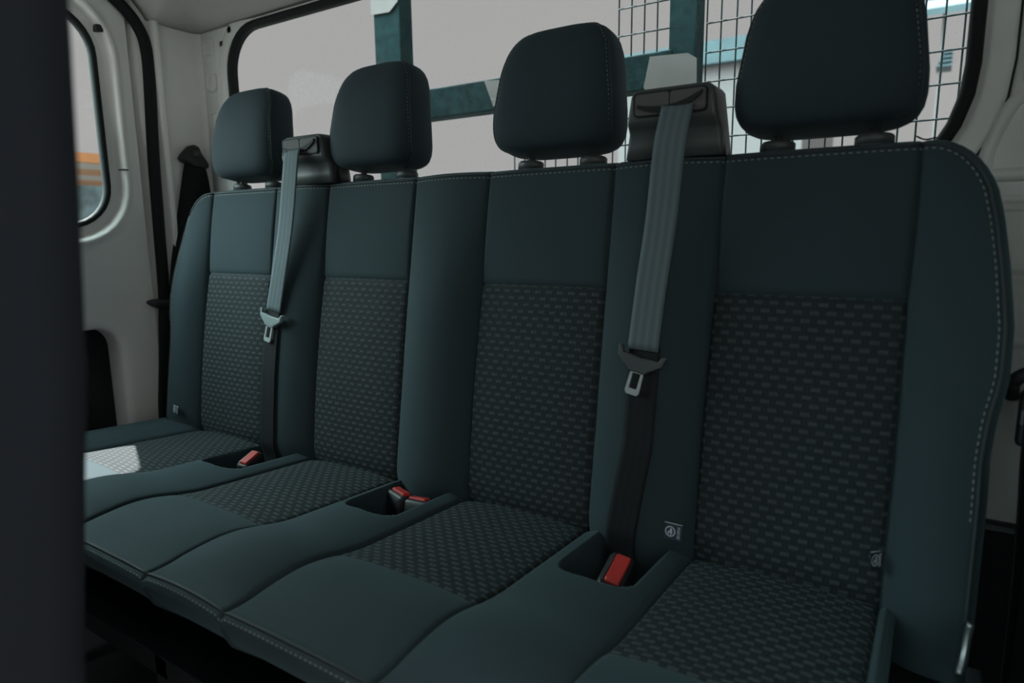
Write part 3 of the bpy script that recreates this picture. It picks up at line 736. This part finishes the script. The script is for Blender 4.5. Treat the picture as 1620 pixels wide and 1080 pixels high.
# ------------------------------------------------------------------ outboard belts
def outboard_left():
    r = empty('seat_belt', (-.96, .17, .30), 'black seat belt on the left corner pillar by the sliding door', 'seat belt', 'belts on the side pillars')
    x = -.982
    sh = [(.186, .727), (.172, .722), (.150, .700), (.142, .688), (.150, .678), (.163, .676), (.170, .668), (.205, .662), (.214, .664), (.224, .668), (.225, .676), (.205, .705), (.198, .722)]
    sh = [(a, b+.004) for a, b in sh]
    v, f = loft([[Vector((x, a, b)) for a, b in sh], [Vector((x+.018, a, b)) for a, b in sh], [Vector((x+.026, .185+(a-.185)*.82, .695+(b-.695)*.82)) for a, b in sh]])
    t = obj('anchor_cover', v, f, 'black', r, label='black plastic anchor cover'); mod_bevel(t, .003)
    v, f = tube([(x+.024, .186, .706), (x+.031, .186, .706)], .011, 16, up=(0, 0, 1)); obj('anchor_bolt', v, f, 'grey', t)
    P = smoothpath([(x+.014, .186, .685), (x+.018, .160, .609), (x+.021, .121, .472), (x+.023, .100, .404), (x+.024, .082, .325)], 8)
    n_ = len(P); v, f, uv = ribbon(P, [Vector((.25, 1, 0)).lerp(Vector((.8, .5, 0)), i/(n_-1)) for i in range(n_)], [.052-(.030*(i/(n_-1))) for i in range(n_)], .0018); obj('webbing', v, f, 'black_shade_belt', r, uv=uv)
    P = smoothpath([(x+.010, .190, .685), (x+.012, .200, .62), (x+.014, .205, .5), (x+.014, .205, .3), (x+.014, .2, -.1)], 6)
    v, f, uv = ribbon(P, (.2, 1, 0), .045, .0018); obj('rear_webbing', v, f, 'black_shade_belt', r, uv=uv)
    P = smoothpath([(x+.024, .080, .315), (x+.024, .066, .26), (x+.022, .052, .18), (x+.022, .040, .09), (x+.022, .034, .0), (x+.022, .034, -.08)], 6)
    v, f, uv = ribbon(P, (.3, 1, 0), .028, .0018); obj('lower_webbing', v, f, 'black_shade_belt', r, uv=uv)
    rr = []
    for q, ry, rz in ((0, .004, .004), (.12, .012, .010), (.3, .015, .013), (.5, .014, .014), (.68, .014, .016), (.85, .012, .014), (1, .004, .004)):
        c = Vector((x+.026, .008+.100*q, .312-.020*q)); rr.append([c+Vector((.8*ry*math.cos(6.283*i/12), 0, rz*math.sin(6.283*i/12))) for i in range(12)])
    v, f = loft(rr); t = obj('tongue', v, f, 'black', r)
    v, f = boxm(x+.016, x+.028, .062, .090, .255, .305); o = obj('latch_cover', v, f, 'black', t, smooth=False); mod_bevel(o, .005, 3)
outboard_left()
def outboard_right():
    r = empty('seat_belt', (.905, .11, .28), 'black seat belt at the right edge of the picture beside the bench end', 'seat belt', 'belts on the side pillars')
    x = .893
    v, f = tube(smoothpath([(x-.020, .10, .272), (x-.022, .09, .292), (x-.008, .085, .306), (x+.014, .08, .300), (x+.020, .08, .272)], 6), .0085, 10); t = obj('tongue', v, f, 'black', r)
    v, f = boxm(x-.014, x+.006, .075, .095, .215, .285); o = obj('latch_cover', v, f, 'black', t, smooth=False); mod_bevel(o, .006, 3)
    v, f = boxm(x-.012, x-.009, .07, .09, .245, .262); o = obj('latch_plate', v, f, 'darksteel', t, smooth=False, label='steel latch plate')
    P = smoothpath([(x+.03, .12, .95), (x+.02, .11, .6), (x+.012, .10, .4), (x+.004, .09, .29), (x, .09, .22), (x+.004, .09, .12), (x+.006, .085, .0), (x+.006, .085, -.18)], 6)
    v, f, uv = ribbon(P, (.45, 1, 0), .036, .0018); obj('webbing', v, f, 'black_shade_belt', r, uv=uv)
outboard_right()

# ------------------------------------------------------------------ front seat at the left edge
fs = empty('front_seat', (.09, -.80, -.45), 'out-of-focus blue-black front seat back along the left edge of the picture', 'front seat')
def fring(z, ins, lean=0):
    return [Vector((a, b+lean, z)) for a, b in rrect(-.84+ins, XF(z)-ins, -.885+ins, -.715-ins, .035, 6, 4)]  # unseen left part widened to shade the lower front of the bench
def XF(z): return float(np.interp(z, [-.3, .16, .43, .62, .9], [.225, .299, .370, .396, .43]))
zs = [-.16, -.14, 0, .1, .2, .3, .4, .5, .6, .7, .78, .83]
rr = [fring(z, 0) for z in zs]+[fring(.85, .012), fring(.858, .03)]
v, f = loft(rr); obj('backrest', v, f, 'frontfab', fs)
v, f = loft([[Vector((a, b, z)) for a, b in rrect(-.84+i_, .25-i_, -1.40+i_, -.80-i_, .05, 5, 4)] for z, i_ in ((-.16, .02), (-.14, 0), (-.02, 0), (0, .02))]); obj('cushion', v, f, 'frontfab', fs)
v, f = boxm(-.78, .20, -1.3, -.80, -.45, -.16); mod_bevel(obj('pedestal', v, f, 'black', fs, smooth=False), .01)

# ------------------------------------------------------------------ outside: load-bed frame behind the rear window
YF = .72
cage = empty('load_bed_frame', (0, YF, -.35), 'dusty teal square-tube load bed headboard with wire mesh seen through the rear window', 'headboard')
def part(name, m, mat, lab=None, bev=.004): return mod_bevel(obj(name, *m, mat, cage, smooth=False, label=lab), bev)
part('post', boxm(-.785, -.675, YF, YF+.06, -.35, 1.7), 'teal'); part('post', boxm(.189, .258, YF, YF+.06, -.35, 1.7), 'teal')
part('post', boxm(1.20, 1.27, YF, YF+.06, -.35, 1.7), 'teal')
part('cross_bar', boxm(-.785, .20, YF-.006, YF+.05, .828, .915), 'teal')
part('cross_bar', boxm(-.785, 1.27, YF-.006, YF+.05, 1.66, 1.72), 'teal'); part('cross_bar', boxm(-.785, 1.27, YF-.006, YF+.05, .28, .36), 'teal')
def mesh_panel(x0, x1, z0, z1, dx=.0352, dz=.0675):
    ms = []; y = YF+.064
    random.seed(int(x0*100)+int(z0*10))
    x = x0
    while x <= x1:
        w = random.uniform(-.002, .002); ms.append(tube([(x, y, z0), (x+w, y, (z0+z1)/2), (x, y, z1)], .0021, 5)); x += dx
    z = z0
    while z <= z1:
        ms.append(tube([(x0, y-.004, z+random.uniform(-.002, .002)), ((x0+x1)/2, y-.004, z+random.uniform(-.003, .003)), (x1, y-.004, z)], .0021, 5)); z += dz
    v, f = merge(*ms); obj('mesh_panel', v, f, 'wire', cage, label='welded wire mesh panel')
mesh_panel(.262, 1.20, .37, 1.66); mesh_panel(.03, .187, .915, 1.66); mesh_panel(-.30, .187, .37, .828)
def tape(pts, lab):
    v = [Vector((a, y, b)) for y in (YF-.0075, YF-.0066) for a, b in pts]; n = len(pts)
    obj('tape', v, [tuple(range(n)), tuple(reversed(range(n, 2*n)))]+[(i, i+n, (i+1) % n+n, (i+1) % n) for i in range(n)], 'tape', cage, smooth=False, label=lab)
tape([(-.355, .912), (-.20, .900), (-.15, .918), (-.16, .850), (-.325, .838)], 'pale tape patch on the bar')
tape([(.13, .835), (.145, .905), (.24, .900), (.262, .885), (.264, .826), (.135, .826)], 'pale tape patch at the post')
tape([(-.787, 1.215), (-.787, 1.165), (-.71, 1.16), (-.673, 1.185), (-.673, 1.225)], 'pale dusty tape near the post top')

# distant things
WZ0, WZ1 = 2.79, 3.10
b = empty('warehouse', (-2.2, 10, -.95), 'long blue-grey building far behind the wire mesh', 'building')
v, f = boxm(-3.6, -.9, 9, 12, -.95, WZ0); obj('wall', v, f, 'palewall', b, smooth=False)
v, f = boxm(-3.8, -.8, 8.85, 12.1, WZ0, WZ1); obj('roof', v, f, 'bluewall', b, smooth=False)
sh = empty('shed', (.65, 9, -.95), 'small teal roofed shed far behind the right window corner', 'shed')
v, f = loft([[Vector((x, y, z)) for y, z in ((8.9, 2.98), (10.5, 3.5), (10.5, 3.58), (8.9, 3.06))] for x in (.30, 1.6)]); obj('roof', v, f, 'bluewall', sh, smooth=False)
v, f = merge(*[boxm(.58+.02*k, .74, 9.0, 9.4, 2.40+.05*k, 2.42+.05*k) for k in range(4)]); obj('slats', v, f, 'bluewall', sh, smooth=False)
for x in (.62, 1.5):
    v, f = boxm(x-.02, x+.02, 9.2, 9.24, -.95, 3.08); obj('post', v, f, 'palewall', sh, smooth=False)
st = empty('market_stall', (-4.2, 1.0, -.95), 'orange awning over pale panels seen through the sliding door window', 'stall')
v, f = loft([[Vector((-5.4, y, z)) for y, z in ((.3, 1.16), (1.75, 1.16), (1.75, .80), (.3, .80))], [Vector((-3.6, y, z)) for y, z in ((.3, .98), (1.75, .99), (1.75, .93), (.3, .93))]]); obj('awning', v, f, 'orange', st, smooth=False)
v, f = boxm(-5.3, -4.6, .4, 1.7, -.95, .93); obj('counter', v, f, 'stall', st, smooth=False)
for y in (.4, 1.7):
    v, f = tube([(-3.68, y, -.95), (-3.68, y, .82)], .03, 8); obj('leg', v, f, 'darksteel', st)
v, f = boxm(-40, 40, -40, 40, -1.0, -.95); structure('ground', v, f, 'ground', smooth=False)
